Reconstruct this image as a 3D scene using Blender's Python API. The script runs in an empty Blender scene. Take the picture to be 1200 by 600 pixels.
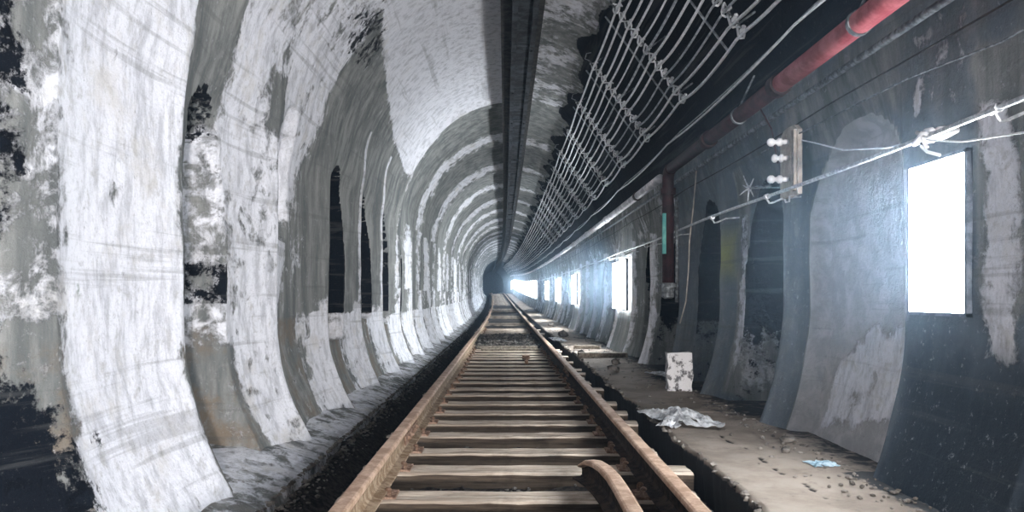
import bpy, bmesh, math, random
import numpy as np
from mathutils import Vector, Matrix, noise as mn

random.seed(7)
C = bpy.context.scene.collection
sc = bpy.context.scene
PI = math.pi

# ------------------------------------------------------------------ camera, world, lights, exposure
F, VX, VY, CZ = 870.0, 592.0, 348.0, 1.04
cam = bpy.data.cameras.new('camera'); co = bpy.data.objects.new('camera', cam); C.objects.link(co)
co.location = (0, 0, CZ); co.rotation_euler = (PI/2, 0, 0)
cam.sensor_width = 36; cam.lens = 36*F/1200
cam.shift_x = (600-VX)/1200; cam.shift_y = (VY-300)/1200
cam.clip_start = 0.05; cam.clip_end = 500
sc.camera = co

sc.view_settings.view_transform = 'Standard'; sc.view_settings.look = 'None'
sc.view_settings.gamma = 1; sc.view_settings.use_curve_mapping = False
sc.view_settings.exposure = 0.42
try:
    sc.cycles.max_bounces = 8; sc.cycles.volume_bounces = 1
    sc.cycles.use_denoising = True
    sc.cycles.volume_step_rate = 4
    sc.cycles.sample_clamp_indirect = 6
except Exception: pass

w = bpy.data.worlds.new('world'); sc.world = w; w.use_nodes = True
w.node_tree.nodes['Background'].inputs[0].default_value = (0.60, 0.74, 1.0, 1)
w.node_tree.nodes['Background'].inputs[1].default_value = 0.06

def area(name, loc, target, size, power, col, spread=PI):
    l = bpy.data.lights.new(name, 'AREA'); l.shape = 'RECTANGLE'; l.size, l.size_y = size
    l.energy = power; l.color = col; l.spread = spread
    o = bpy.data.objects.new(name, l); C.objects.link(o); o.location = loc
    o.rotation_euler = (Vector(target)-Vector(loc)).to_track_quat('-Z', 'Y').to_euler()
    return o
# added unseen fill light behind the camera, at the open end of the tunnel
area('rear_fill', (2.0, -6.0, .92), (-.8, 9, 2.6), (.5, .5), 900, (1.0, 0.95, 0.93))
HAZE = 0.0018
BLOOM_DENSITY = 0.085
WIN_NEAR, WIN_FAR, WIN_END = 66.0, 44.0, 12.0

# ------------------------------------------------------------------ small helpers
def bendx(y): return -0.00015*(y-15)**2 if y > 15 else 0.0
def bendz(y):
    if y < 15: return 0.0
    if y < 92: return 0.00021*(y-15)**2
    return 0.00021*77**2 + 0.0323*8*(1-math.exp(-(y-92)/8))

def tag(o, label=None, cat=None, group=None, kind=None):
    if label: o['label'] = label
    if cat: o['category'] = cat
    if group: o['group'] = group
    if kind: o['kind'] = kind
    return o
def empty(name, loc, label=None, cat=None, group=None):
    o = bpy.data.objects.new(name, None); C.objects.link(o); o.location = loc
    o.empty_display_size = .1
    return tag(o, label, cat, group)
def copy_tree(o, parent=None):
    c = o.copy(); C.objects.link(c)
    if parent: c.parent = parent
    for ch in list(o.children): copy_tree(ch, c)
    return c

class MB:
    """collects geometry and links it as one mesh object"""
    def __init__(s): s.v = []; s.f = []
    def add(s, vs, fs):
        n = len(s.v); s.v += [tuple(v) for v in vs]; s.f += [tuple(i+n for i in f) for f in fs]
    def box(s, c, d, rot=None, jit=0):
        hx, hy, hz = d[0]/2, d[1]/2, d[2]/2
        vs = [Vector((x, y, z)) for x in (-hx, hx) for y in (-hy, hy) for z in (-hz, hz)]
        if jit: vs = [v+Vector([random.uniform(-jit, jit) for _ in range(3)]) for v in vs]
        if rot: vs = [rot @ v for v in vs]
        vs = [v+Vector(c) for v in vs]
        s.add(vs, [(0,1,3,2),(4,6,7,5),(0,4,5,1),(2,3,7,6),(0,2,6,4),(1,5,7,3)])
    def tube(s, pts, r, n=8, cap=True):
        pts = [Vector(p) for p in pts]; rs = r if isinstance(r, (list, tuple)) else [r]*len(pts)
        vs = []; up = None
        for i, p in enumerate(pts):
            t = (pts[min(i+1, len(pts)-1)]-pts[max(i-1, 0)]).normalized()
            if up is None: up = Vector((0,0,1)) if abs(t.z) < .9 else Vector((1,0,0))
            a = t.cross(up).normalized(); b = a.cross(t).normalized(); up = b
            vs += [p+(a*math.cos(2*PI*k/n)+b*math.sin(2*PI*k/n))*rs[i] for k in range(n)]
        fs = []
        for i in range(len(pts)-1):
            for k in range(n):
                fs.append((i*n+k, i*n+(k+1) % n, (i+1)*n+(k+1) % n, (i+1)*n+k))
        if cap:
            fs.append(tuple(range(n-1, -1, -1))); fs.append(tuple((len(pts)-1)*n+k for k in range(n)))
        s.add(vs, fs)
    def ball(s, c, r, n=8, sz=(1,1,1)):
        vs = [(c[0], c[1], c[2]+r*sz[2])]; m = n//2
        for i in range(1, m):
            a = PI*i/m
            for k in range(n):
                b = 2*PI*k/n
                vs.append((c[0]+r*sz[0]*math.sin(a)*math.cos(b), c[1]+r*sz[1]*math.sin(a)*math.sin(b), c[2]+r*sz[2]*math.cos(a)))
        vs.append((c[0], c[1], c[2]-r*sz[2])); fs = []
        for k in range(n): fs.append((0, 1+k, 1+(k+1) % n))
        for i in range(m-2):
            for k in range(n):
                a = 1+i*n+k; b = 1+i*n+(k+1) % n; fs.append((a, a+n, b+n, b))
        l = len(vs)-1
        for k in range(n): fs.append((l, 1+(m-2)*n+(k+1) % n, 1+(m-2)*n+k))
        s.add(vs, fs)
    def lathe(s, c, axis, prof, n=12):
        """prof: (distance along axis, radius)"""
        ax = Vector(axis).normalized(); q = ax.to_track_quat('Z', 'Y')
        a = q @ Vector((1,0,0)); b = q @ Vector((0,1,0)); c = Vector(c); vs = []
        for h, r in prof:
            vs += [c+ax*h+(a*math.cos(2*PI*k/n)+b*math.sin(2*PI*k/n))*r for k in range(n)]
        fs = [(i*n+k, i*n+(k+1) % n, (i+1)*n+(k+1) % n, (i+1)*n+k) for i in range(len(prof)-1) for k in range(n)]
        fs.append(tuple(range(n-1, -1, -1))); fs.append(tuple((len(prof)-1)*n+k for k in range(n)))
        s.add(vs, fs)
    def sweep(s, section, ys, fx, fz, closed=True):
        """a cross-section (x,z) swept along the tunnel"""
        n = len(section); vs = []
        for y in ys:
            for (x, z) in section: vs.append((x+fx(y), y, z+fz(y)))
        m = n if closed else n-1
        fs = [(i*n+k, (i+1)*n+k, (i+1)*n+(k+1) % n, i*n+(k+1) % n) for i in range(len(ys)-1) for k in range(m)]
        if closed:
            fs.append(tuple(range(n))); fs.append(tuple((len(ys)-1)*n+k for k in range(n-1, -1, -1)))
        s.add(vs, fs)
    def build(s, name, mat, parent=None, smooth=False, bevel=0, loc=None, fix=True):
        me = bpy.data.meshes.new(name); me.from_pydata(s.v, [], s.f)
        if fix:
            bm = bmesh.new(); bm.from_mesh(me); bmesh.ops.recalc_face_normals(bm, faces=bm.faces); bm.to_mesh(me); bm.free()
        if smooth: me.polygons.foreach_set('use_smooth', [True]*len(me.polygons))
        o = bpy.data.objects.new(name, me); C.objects.link(o)
        if mat: me.materials.append(mat)
        if parent: o.parent = parent
        if loc: o.location = loc
        if bevel:
            b = o.modifiers.new('bevel', 'BEVEL'); b.width = bevel; b.segments = 2; b.limit_method = 'ANGLE'
        return o

# ------------------------------------------------------------------ materials
class NT:
    def __init__(s, name):
        s.m = bpy.data.materials.new(name); s.m.use_nodes = True; s.t = s.m.node_tree
        s.b = s.t.nodes['Principled BSDF']; s.out = s.t.nodes['Material Output']
        s.tc = s.t.nodes.new('ShaderNodeTexCoord').outputs['Object']
    def L(s, a, b):
        if hasattr(a, 'is_output') or isinstance(a, bpy.types.NodeSocket): s.t.links.new(a, b)
        else: b.default_value = a
    def mapv(s, scale):
        n = s.t.nodes.new('ShaderNodeMapping'); n.inputs['Scale'].default_value = scale; s.L(s.tc, n.inputs['Vector']); return n.outputs[0]
    def noise(s, scale, detail=6, rough=.6, vec=None, dist=0):
        n = s.t.nodes.new('ShaderNodeTexNoise'); n.inputs['Scale'].default_value = scale
        n.inputs['Detail'].default_value = detail; n.inputs['Roughness'].default_value = rough; n.inputs['Distortion'].default_value = dist
        s.L(vec or s.tc, n.inputs['Vector']); return n.outputs['Fac']
    def vor(s, scale, vec=None, feat='F1'):
        n = s.t.nodes.new('ShaderNodeTexVoronoi'); n.inputs['Scale'].default_value = scale; n.feature = feat
        s.L(vec or s.tc, n.inputs['Vector']); return n.outputs['Distance']
    def attr(s, name):
        n = s.t.nodes.new('ShaderNodeAttribute'); n.attribute_name = name; return n.outputs['Fac']
    def math(s, op, a, b=0.0, c=None):
        n = s.t.nodes.new('ShaderNodeMath'); n.operation = op; s.L(a, n.inputs[0]); s.L(b, n.inputs[1])
        if c is not None: s.L(c, n.inputs[2])
        return n.outputs[0]
    def step(s, v, lo, hi, a=0.0, b=1.0):
        n = s.t.nodes.new('ShaderNodeMapRange'); n.interpolation_type = 'SMOOTHSTEP'
        s.L(v, n.inputs['Value']); n.inputs['From Min'].default_value = lo; n.inputs['From Max'].default_value = hi
        n.inputs['To Min'].default_value = a; n.inputs['To Max'].default_value = b; return n.outputs[0]
    def mix(s, f, a, b):
        n = s.t.nodes.new('ShaderNodeMixRGB'); s.L(f, n.inputs[0])
        s.L(a if not isinstance(a, tuple) else (*a, 1), n.inputs[1]); s.L(b if not isinstance(b, tuple) else (*b, 1), n.inputs[2]); return n.outputs[0]
    def bump(s, h, strength, dist=.02, base=None):
        n = s.t.nodes.new('ShaderNodeBump'); n.inputs['Strength'].default_value = strength; n.inputs['Distance'].default_value = dist
        s.L(h, n.inputs['Height'])
        if base: s.L(base, n.inputs['Normal'])
        return n.outputs[0]
    def done(s, col, rough=.9, nrm=None, metal=0.0):
        s.L(col if not isinstance(col, tuple) else (*col, 1), s.b.inputs['Base Color']); s.L(rough, s.b.inputs['Roughness'])
        s.L(metal, s.b.inputs['Metallic']); s.b.inputs['Specular IOR Level'].default_value = .12 if (not isinstance(rough, float) or rough > .7) else .4
        if nrm: s.L(nrm, s.b.inputs['Normal'])
        return s.m

def lining_material():
    n = NT('lining_concrete')
    big = n.noise(1.3, 8, .62); mid = n.noise(6, 8, .7, dist=.3); fine = n.noise(38, 6, .7)
    streak = n.noise(1.0, 8, .7, n.mapv((5, 5, .7))); streak2 = n.noise(1.0, 6, .7, n.mapv((11, 11, 3.5)))
    rag = n.math('ADD', n.math('MULTIPLY', big, .35), n.math('ADD', n.math('MULTIPLY', mid, .50), n.math('MULTIPLY', streak, .15)))
    rag = n.math('MULTIPLY', n.math('SUBTRACT', rag, .5), 3.4)          # about -0.6 .. 0.6
    rag2 = n.math('MULTIPLY', n.math('SUBTRACT', n.math('ADD', n.math('MULTIPLY', mid, .6), n.math('MULTIPLY', n.noise(14, 8, .75), .4)), .5), 3.6)
    # bare concrete, cool grey with damp warm blotches
    g = n.mix(n.step(streak, .35, .7), (.13, .14, .14), (.33, .335, .32))
    g = n.mix(n.step(mid, .52, .75, 0, .6), g, (.34, .34, .33))
    g = n.mix(n.math('MULTIPLY', n.attr('rust'), n.step(n.noise(3.2, 8, .7), .42, .62)), g, (.19, .155, .12))
    g = n.mix(n.step(n.math('ADD', n.attr('plaster'), n.math('MULTIPLY', rag, .12)), .42, .56), g, n.mix(n.step(mid, .4, .65), (.36, .355, .36), (.50, .49, .49)))
    # limewash and mineral bloom
    wv = n.math('ADD', n.attr('white'), n.math('MULTIPLY', rag, .62))
    wf = n.step(wv, .44, .60)
    wcol = n.mix(n.step(streak2, .34, .56), (.54, .55, .59), (.81, .82, .87))
    clean = n.step(n.attr('white'), .80, .92, 1.0, .25)
    wcol = n.mix(n.math('MULTIPLY', clean, n.step(fine, .50, .72, 0, .5)), wcol, (.46, .47, .47))
    wcol = n.mix(n.math('MULTIPLY', clean, n.step(mid, .54, .68, 0, .55)), wcol, (.38, .375, .36))
    wcol = n.mix(n.math('MULTIPLY', clean, n.step(n.noise(2.2, 6, .7), .5, .7, 0, .5)), wcol, (.60, .57, .52))
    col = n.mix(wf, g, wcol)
    # blue grey engineering render of the right-hand wall
    dv = n.math('ADD', n.attr('slate_shade'), n.math('MULTIPLY', rag, .3))
    col = n.mix(n.math('MULTIPLY', n.step(dv, .4, .7), n.math('SUBTRACT', 1.0, wf)), col, n.mix(streak, (.045, .065, .085), (.19, .22, .25)))
    col = n.mix(n.step(n.math('ADD', n.attr('slate_shade'), n.math('MULTIPLY', rag, .35)), .9, 1.8, 0, .85), col, (.012, .02, .03))  # high values: shade painted over the render
    # soot, black growth and shade painted in as black
    sv = n.math('ADD', n.attr('soot_shade'), n.math('MULTIPLY', rag2, .52))
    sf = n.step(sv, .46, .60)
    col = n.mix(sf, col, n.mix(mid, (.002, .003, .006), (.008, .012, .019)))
    gf = n.step(n.math('ADD', n.attr('green'), n.math('MULTIPLY', rag2, .5)), .5, .75)
    col = n.mix(gf, col, (.06, .14, .08))
    yf = n.step(n.attr('yellow'), .1, 1.0)
    col = n.mix(n.math('MULTIPLY', yf, .75), col, (.40, .41, .06))
    board = n.noise(1.0, 5, .6, n.mapv((1.2, .35, 13)))
    col = n.mix(n.step(board, .56, .66, 0, .30), col, (.10, .105, .105))
    speck = n.noise(70, 4, .8); col = n.mix(n.step(speck, .60, .70, 0, .45), col, (.09, .09, .09))
    pits = n.noise(17, 8, .8); col = n.mix(n.step(pits, .60, .68, 0, .55), col, (.13, .13, .128))
    pale = n.noise(23, 8, .78, dist=.4); col = n.mix(n.math('MULTIPLY', n.step(pale, .58, .68, 0, .45), n.math('SUBTRACT', 1.0, sf)), col, (.55, .56, .58))
    h = n.math('ADD', n.math('MULTIPLY', wf, .55), n.math('ADD', n.math('MULTIPLY', mid, .8), n.math('MULTIPLY', fine, .35)))
    return n.done(col, .88, n.bump(h, .75, .035))

def wood(name, a, b, axis='x'):
    n = NT(name); sc_ = {'x': (1.2, 22, 22), 'y': (22, 1.2, 22)}[axis]
    g = n.noise(1, 8, .7, n.mapv(sc_)); bl = n.noise(4, 6, .7)
    c = n.mix(n.step(g, .35, .65), a, b); c = n.mix(n.step(bl, .5, .7, 0, .5), c, tuple(x*.45 for x in a))
    return n.done(c, .9, n.bump(g, .6, .01))
def plain(name, a, b, scale=12, rough=.8, metal=0.0, bump=.3, lo=.4, hi=.62, detail=6):
    n = NT(name); g = n.noise(scale, detail, .7)
    return n.done(n.mix(n.step(g, lo, hi), a, b), rough, n.bump(n.noise(scale*3, 5, .7), bump, .01), metal)

M = {}
M['lining'] = lining_material()
M['sleeper'] = wood('weathered_sleeper_wood', (.26, .21, .165), (.60, .52, .43))
M['shaded_side'] = wood('shaded_sleeper_side', (.035, .026, .02), (.12, .092, .068))  # sleeper sides darker than the tops: shade painted into the wood colour
M['timber'] = wood('old_timber', (.12, .10, .08), (.30, .26, .21), 'y')
M['rail_head'] = plain('rusty_rail_steel', (.36, .23, .155), (.60, .43, .32), 9, .62, .25, .25)
M['rail_web'] = plain('flaking_rail_rust', (.19, .125, .075), (.36, .28, .20), 22, .85, .1, .5)
M['shaded_web'] = plain('shaded_rail_web', (.012, .009, .008), (.045, .03, .022), 14, .8, 0, .4)  # near-black copy of the web rust, with the side's shade painted in
M['plate'] = plain('rusted_plate_iron', (.13, .08, .055), (.34, .23, .17), 30, .85, .2, .5)
M['ballast'] = plain('dirty_ballast', (.010, .009, .009), (.050, .044, .040), 24, .95, 0, 1.0)
M['stone'] = plain('dusty_stone_chips', (.03, .027, .024), (.17, .155, .14), 5, .95, 0, .5)
M['crumb'] = plain('mortar_crumb', (.09, .08, .07), (.26, .235, .21), 5, .95, 0, .5)
M['cable'] = plain('pale_cable_sheath', (.66, .70, .74), (.93, .95, .97), 14, .40, .0, .1)
M['wire'] = plain('dull_wire', (.24, .27, .30), (.50, .54, .58), 14, .5, .0, .1)
M['galv'] = plain('galvanised_steel', (.42, .45, .48), (.80, .83, .86), 30, .4, .5, .2)
M['rack'] = plain('grimy_steel_bar', (.07, .08, .09), (.26, .29, .31), 20, .6, .4, .3)
M['porcelain'] = plain('white_porcelain', (.72, .75, .80), (.92, .94, .96), 8, .2, 0, .02)
M['red'] = plain('red_pipe_paint', (.27, .04, .055), (.48, .15, .165), 5, .5, 0, .2)
M['darkred'] = plain('sooty_maroon_pipe', (.012, .005, .007), (.035, .011, .015), 8, .7, 0, .3)
M['whitepipe'] = plain('chalky_white_pipe', (.50, .50, .53), (.86, .84, .87), 6, .5, 0, .2)
M['beam'] = plain('sooty_girder_steel', (.006, .007, .009), (.045, .052, .060), 5, .75, .0, .5)
M['plywood'] = plain('dusty_plywood', (.34, .31, .27), (.52, .48, .43), 10, .85, 0, .3)
M['slot'] = plain('dark_slot', (.02, .02, .02), (.06, .055, .05), 10, .9)
M['block'] = plain('chipped_whitewashed_block', (.16, .16, .165), (.74, .74, .75), 9, .9, 0, .6, .42, .50)
M['paper'] = plain('crumpled_dirty_sheet', (.36, .37, .38), (.74, .76, .78), 9, .85, 0, .3)
M['bluepaper'] = plain('pale_blue_litter', (.22, .34, .42), (.50, .62, .68), 14, .8, 0, .2)
M['frame'] = plain('window_frame_paint', (.10, .12, .15), (.22, .25, .30), 8, .8)
M['teal'] = plain('teal_paint', (.05, .26, .25), (.14, .42, .38), 8, .6)
def platform_material():
    n = NT('dusty_walkway_concrete')
    big = n.noise(1.6, 8, .65); mid = n.noise(9, 8, .7); fine = n.noise(60, 5, .7)
    c = n.mix(n.step(big, .38, .62), (.21, .175, .145), (.31, .265, .225)); c = n.mix(n.step(mid, .54, .72, 0, .6), c, (.12, .10, .085))
    c = n.mix(n.step(n.math('ADD', n.attr('dirt'), n.math('MULTIPLY', n.math('SUBTRACT', mid, .5), 1.4)), .4, .7), c, (.045, .047, .05))
    c = n.mix(n.step(n.attr('crack'), .3, .8), c, (.012, .01, .009))
    return n.done(c, .92, n.bump(n.math('ADD', mid, n.math('MULTIPLY', fine, .4)), .45, .015))
M['platform'] = platform_material()
def glow(name, col, strength):
    n = NT(name); e = n.t.nodes.new('ShaderNodeEmission'); e.inputs[0].default_value = (*col, 1); e.inputs[1].default_value = strength
    n.t.links.new(e.outputs[0], n.out.inputs['Surface']); return n.m
M['lit_near'] = glow('lit_window_pane_near', (.90, .945, 1.0), WIN_NEAR)
M['lit_end'] = glow('lit_window_pane_end', (.78, .88, 1.0), WIN_END)
M['lit'] = glow('lit_window_pane', (.88, .94, 1.0), WIN_FAR)

# ------------------------------------------------------------------ tunnel lining
P = []
for i in range(21):
    t = i/20; P.append((-1.9+.32*(1-t)**2, -.2+1.05*t))
for i in range(1, 13): P.append((-1.9, .85+1.26*i/12))
for i in range(1, 41):
    a = PI-PI/2*i/40; P.append((.12+2.02*math.cos(a), 2.11+2.38*math.sin(a)))
for i in range(1, 41):
    a = PI/2-PI/2*i/40; P.append((.12+2.08*math.cos(a), 2.11+2.38*math.sin(a)))
for i in range(1, 11): P.append((2.2, 2.11-1.1*i/10))
for i in range(1, 16):
    t = i/15; P.append((2.2-.2*t*t, 1.01-.99*t))
P = np.array(P); Qa = np.concatenate([[0], np.cumsum(np.hypot(*np.diff(P, axis=0).T))])
QT = Qa[-1]
LC, RC, S = 4.4, 4.05, 1.8              # first crest on each wall and the pier spacing

def grid_ys():
    ys = [-3.0]; y = -3.0
    while y < 150:
        st = .10 if y < 2.4 else .028 if y < 7 else .04 if y < 12 else .07 if y < 20 else .14 if y < 36 else .3 if y < 70 else .7
        y += st; ys.append(y)
    return np.array(ys)
YS = grid_ys()
def qgrid():
    q = []; x = 0
    while x < QT: q.append(x); x += .045 if (x < 4.3 or x > 8.6) else .07
    q.append(QT); return np.array(q)
QS = qgrid()
PX = np.interp(QS, Qa, P[:, 0]); PZ = np.interp(QS, Qa, P[:, 1])
TX = np.gradient(PX, QS); TZ = np.gradient(PZ, QS); TL = np.hypot(TX, TZ); NX, NZ = -TZ/TL, TX/TL    # outward for this direction
if NX[5] > 0: NX, NZ = -NX, -NZ

def sstep(x, a, b):
    t = np.clip((x-a)/(b-a), 0, 1); return t*t*(3-2*t)
def pip_sd(Y, Q, poly):
    """signed distance to a polygon in (y, q): positive inside"""
    d = np.full(Y.shape, 1e9); inside = np.zeros(Y.shape, bool); n = len(poly)
    for i in range(n):
        x0, y0 = poly[i]; x1, y1 = poly[(i+1) % n]; ex, ey = x1-x0, y1-y0
        wx, wy = Y-x0, Q-y0; L2 = ex*ex+ey*ey+1e-12
        t = np.clip((wx*ex+wy*ey)/L2, 0, 1); d = np.minimum(d, np.hypot(wx-t*ex, wy-t*ey))
        c = ((y0 > Q) != (y1 > Q)) & (Y < (x1-x0)*(Q-y0)/(y1-y0+1e-12)+x0); inside ^= c
    return np.where(inside, d, -d)
def patch(A, Y, Q, poly, val, soft=.15):
    sd = pip_sd(Y, Q, poly); f = sstep(sd, -soft, soft); return A*(1-f)+val*f

Yg, Qg = np.meshgrid(YS, QS, indexing='ij'); Zg = np.interp(Qg, Qa, P[:, 1])
leftside = Qg < 5.83
Cc = np.where(leftside, LC, RC)
K = np.floor((Yg-Cc)/S).astype(int); T = (Yg-Cc)/S-K
# fluting between the piers: a sharp crest, then a shallow bay
flute = 1-np.abs(2*T-1)**2.4
hfade = 1-sstep(Zg, 2.2, 3.1)
ampL = .15*hfade; ampR = .14*(1-sstep(Zg, 1.9, 2.5))
far = sstep(Yg, 13.15, 13.35)
T2 = ((Yg-13.4)/3.6) % 1.0; flute2 = 1-np.abs(2*T2-1)**4
ampV = .17*far*np.where(leftside, 1, .55)
vm = sstep(Zg, 2.1, 2.9)
D = np.where(leftside, ampL, ampR)*flute*(1-vm*far)+ampV*flute2*vm+.10*flute*(1-vm)*far*leftside*hfade*0
# nearest pier of the left wall: broad face, then its flank turns away towards the camera
D = np.where(leftside & (Yg < LC) & (Yg >= 3.15), .05*hfade*(1-np.abs(2*(Yg-3.15)/1.25-1)**2.4), D)
D = np.where(leftside & (Yg < 3.15), (.42*sstep(3.15-Yg, -.08, .75)+.04)*np.clip(hfade, .0, 1)*(1-.55*sstep(Zg, 1.0, 1.9)), D)
D = D-np.where((~leftside), .075*np.exp(-((Yg-3.3)/.10)**2)*(1-sstep(Zg, 1.9, 2.2)), 0)
# flat piers that carry the lit windows
D = np.where((~leftside) & (Yg > 3.48) & (Yg < RC), .0, D); D = np.where((~leftside) & (Yg > 3.0) & (Yg <= 3.48), np.minimum(D, .0), D)
for kk in [5, 10, 14, 18]+list(range(24, 60)):
    D = np.where((~leftside) & (K == kk) & (Zg < 2.4), .03, D)
D += np.where(Yg < 13.2, .09, 0)*(1-sstep(Yg, 13.0, 13.22))*sstep(Zg, 2.5, 3.1)*np.where(leftside, 1, .4)  # vault set back before the first rib
NIC = {}
def niche(left, k, t0, t1, zt, depth, z0=-1.0, rise=1.7, soft=.03, flat=False):
    """arched recess in bay k of one wall"""
    global D
    c = (LC if left else RC)+S*k; y0, y1 = c+t0*S, c+t1*S; yc, hw = (y0+y1)/2, (y1-y0)/2
    top = zt-rise*hw+rise*np.sqrt(np.maximum(hw*hw-(Yg-yc)**2, 0))
    m = sstep(hw-np.abs(Yg-yc), 0, soft)*sstep(top-Zg, 0, soft*1.6)*sstep(Zg-z0, 0, .05)
    m = np.where((leftside if left else ~leftside), m, 0)
    if flat: D = D*(1-m)+depth*m
    else: D = D+depth*m
    hw2 = hw+.07; top2 = top+.07*(zt > 0)
    top2 = zt+.07-rise*hw2+rise*np.sqrt(np.maximum(hw2*hw2-(Yg-yc)**2, 0))
    m2 = sstep(hw2-np.abs(Yg-yc), 0, .03)*sstep(top2-Zg, 0, .05)*sstep(Zg-z0, -.08, .0)
    NIC[(left, k)] = np.where((leftside if left else ~leftside), m2, 0)
niche(True, 0, .06, .56, 2.40, .34)
niche(True, 1, .10, .42, 2.75, .10, z0=1.55)
niche(True, 2, .04, .72, 2.52, .75, z0=.55)
niche(True, 3, .04, .74, 2.44, .70, z0=.75)
niche(True, 4, .04, .70, 2.40, .55, z0=.6)
niche(True, 5, .04, .62, 2.38, .45, z0=.5)
for k in range(6, 13): niche(True, k, .04, .48, 2.30, .35, z0=.5)
niche(False, 0, .03, .80, 2.15, .20, rise=.9, flat=True)
niche(False, 1, .05, .70, 2.05, .75)
niche(False, 2, .06, .70, 2.08, .75)
niche(False, 3, .04, .80, 1.75, .8)
for k in (4, 6, 7, 8, 9, 11, 12): niche(False, k, .05, .55, 1.9, .5)
# hand-cast irregularity
rn = np.zeros_like(D)
for (fy, fq, a, ph) in ((.9, 1.3, .012, 0), (2.3, 1.1, .010, 1), (4.7, 3.1, .006, 2), (1.7, 5.3, .005, 3), (9.1, 7.7, .0025, 5), (13, 11, .002, 7)):
    rn += a*np.sin(Yg*fy+ph+1.3*np.sin(Qg*fq*.7+ph))*np.cos(Qg*fq+ph*2+np.sin(Yg*fy*.6))
rn = np.where((~leftside) & (Yg > 3.44) & (Yg < 4.06) & (Zg < 1.9), 0.004, rn)
D += rn

X = PX[None, :]+NX[None, :]*D; Z = PZ[None, :]+NZ[None, :]*D
BX = np.array([bendx(y) for y in YS]); BZ = np.array([bendz(y) for y in YS])
X = X+BX[:, None]; Z = Z+BZ[:, None]

# --- what covers the concrete: limewash, soot, rust stain, slate render, painted-in shade (world regions, ragged in the shader)
white = np.full(D.shape, .30); soot_shade = np.zeros(D.shape); rust = np.zeros(D.shape); slate_shade = np.zeros(D.shape)
green = np.zeros(D.shape); plaster = np.zeros(D.shape); yellow = np.zeros(D.shape)
zline = CZ-.02*np.clip(Yg, 0, 60)+BZ[:, None]*0
# left wall
white = np.where(leftside & (Qg < 3.2), .42, white)
white = np.where(leftside & (Yg < 3.25), .50, white)
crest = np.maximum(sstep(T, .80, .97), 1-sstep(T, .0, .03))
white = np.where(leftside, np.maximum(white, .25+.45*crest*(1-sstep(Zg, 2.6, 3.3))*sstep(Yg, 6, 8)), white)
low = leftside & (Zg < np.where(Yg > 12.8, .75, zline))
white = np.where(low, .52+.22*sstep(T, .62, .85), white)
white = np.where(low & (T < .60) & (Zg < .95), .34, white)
white = patch(white, Yg, Qg, [(3.18,-.2),(4.6,-.2),(4.6,4.6),(3.5,4.6),(3.3,3.6),(3.22,2.5)], .80, .16)
white = patch(white, Yg, Qg, [(4.9,2.5),(4.9,4.6),(7.2,4.6),(7.8,4.0),(7.6,3.4),(7.45,2.7),(6.95,2.0),(6.75,1.3),(6.3,0),(5.45,0),(5.35,1.2),(5.3,2.2)], .66, .14)
white = patch(white, Yg, Qg, [(7.0,4.5),(6.0,5.95),(13.2,5.95),(13.2,4.5),(13.5,4.0),(13.2,3.5),(11.2,3.7),(8.7,4.15)], .95, .10)
white = patch(white, Yg, Qg, [(1.0,3.0),(1.0,5.9),(7,5.9),(7,4.55),(4.4,4.55),(3.4,4.0)], .62, .3)
white = patch(white, Yg, Qg, [(4.42,-.1),(5.6,-.1),(5.55,.9),(4.42,1.0)], .34, .1)
white = patch(white, Yg, Qg, [(4.4,2.0),(5.2,2.0),(5.2,3.4),(4.5,3.4)], .22, .1)          # bare arch head round the first niche
white = patch(white, Yg, Qg, [(4.4,1.25),(5.6,1.25),(5.6,2.25),(4.4,2.1)], .50, .1)
white = patch(white, Yg, Qg, [(7.5,1.35),(13,1.1),(13.4,3.4),(11,3.55),(8.7,4.0),(7.9,3.7),(7.6,2.8)], .24, .12)
# thin pale edges down the crests beyond the third pier
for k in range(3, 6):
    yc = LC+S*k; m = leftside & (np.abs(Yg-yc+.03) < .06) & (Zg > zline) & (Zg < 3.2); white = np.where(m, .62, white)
white = patch(white, Yg, Qg, [(6.05,2.7),(6.3,2.7),(6.35,3.1),(6.1,3.1)], .30, .14)
soot_shade = patch(soot_shade, Yg, Qg, [(6.7,4.05),(7.4,4.5),(8.3,4.35),(8.6,3.9),(7.7,3.7)], .52, .2)
soot_shade = patch(soot_shade, Yg, Qg, [(1.9,2.7),(1.9,1.2),(2.98,1.2),(3.10,1.9),(3.02,2.6)], .56, .14)
soot_shade = patch(soot_shade, Yg, Qg, [(4.42,1.22),(5.35,1.22),(5.35,1.55),(4.42,1.55)], .62, .05)
soot_shade = patch(soot_shade, Yg, Qg, [(4.42,2.0),(5.0,2.0),(5.0,2.2),(4.42,2.15)], .50, .05)
soot_shade = patch(soot_shade, Yg, Qg, [(1.4,-.3),(1.4,1.4),(2.8,1.25),(3.15,.8),(3.30,-.3)], 1.0, .30)  # unlit flank of the near pier: shade painted black into the wall
soot_shade = patch(soot_shade, Yg, Qg, [(3.34,.73),(3.46,.73),(3.44,.60),(3.32,.62)], .62, .06)
rust = patch(rust, Yg, Qg, [(3.15,-.1),(3.6,-.1),(3.5,.9),(3.15,1.0)], .9, .2)
rust = patch(rust, Yg, Qg, [(4.45,.1),(6.0,.1),(6.0,.85),(4.45,.9)], 1.0, .2)
soot_shade = np.where(low & (T < .58) & (T > .05) & (Zg < .75) & (Zg > .1) & (Yg > 4.4) & (Yg < 14), np.maximum(soot_shade, .26), soot_shade)
rust = np.where(low & (T < .6) & (Zg < .85), np.maximum(rust, .8), rust)
green = patch(green, Yg, Qg, [(3.29,1.42),(3.45,1.42),(3.45,1.26),(3.29,1.26)], .52, .10)
m0 = NIC[(True, 0)]
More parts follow.
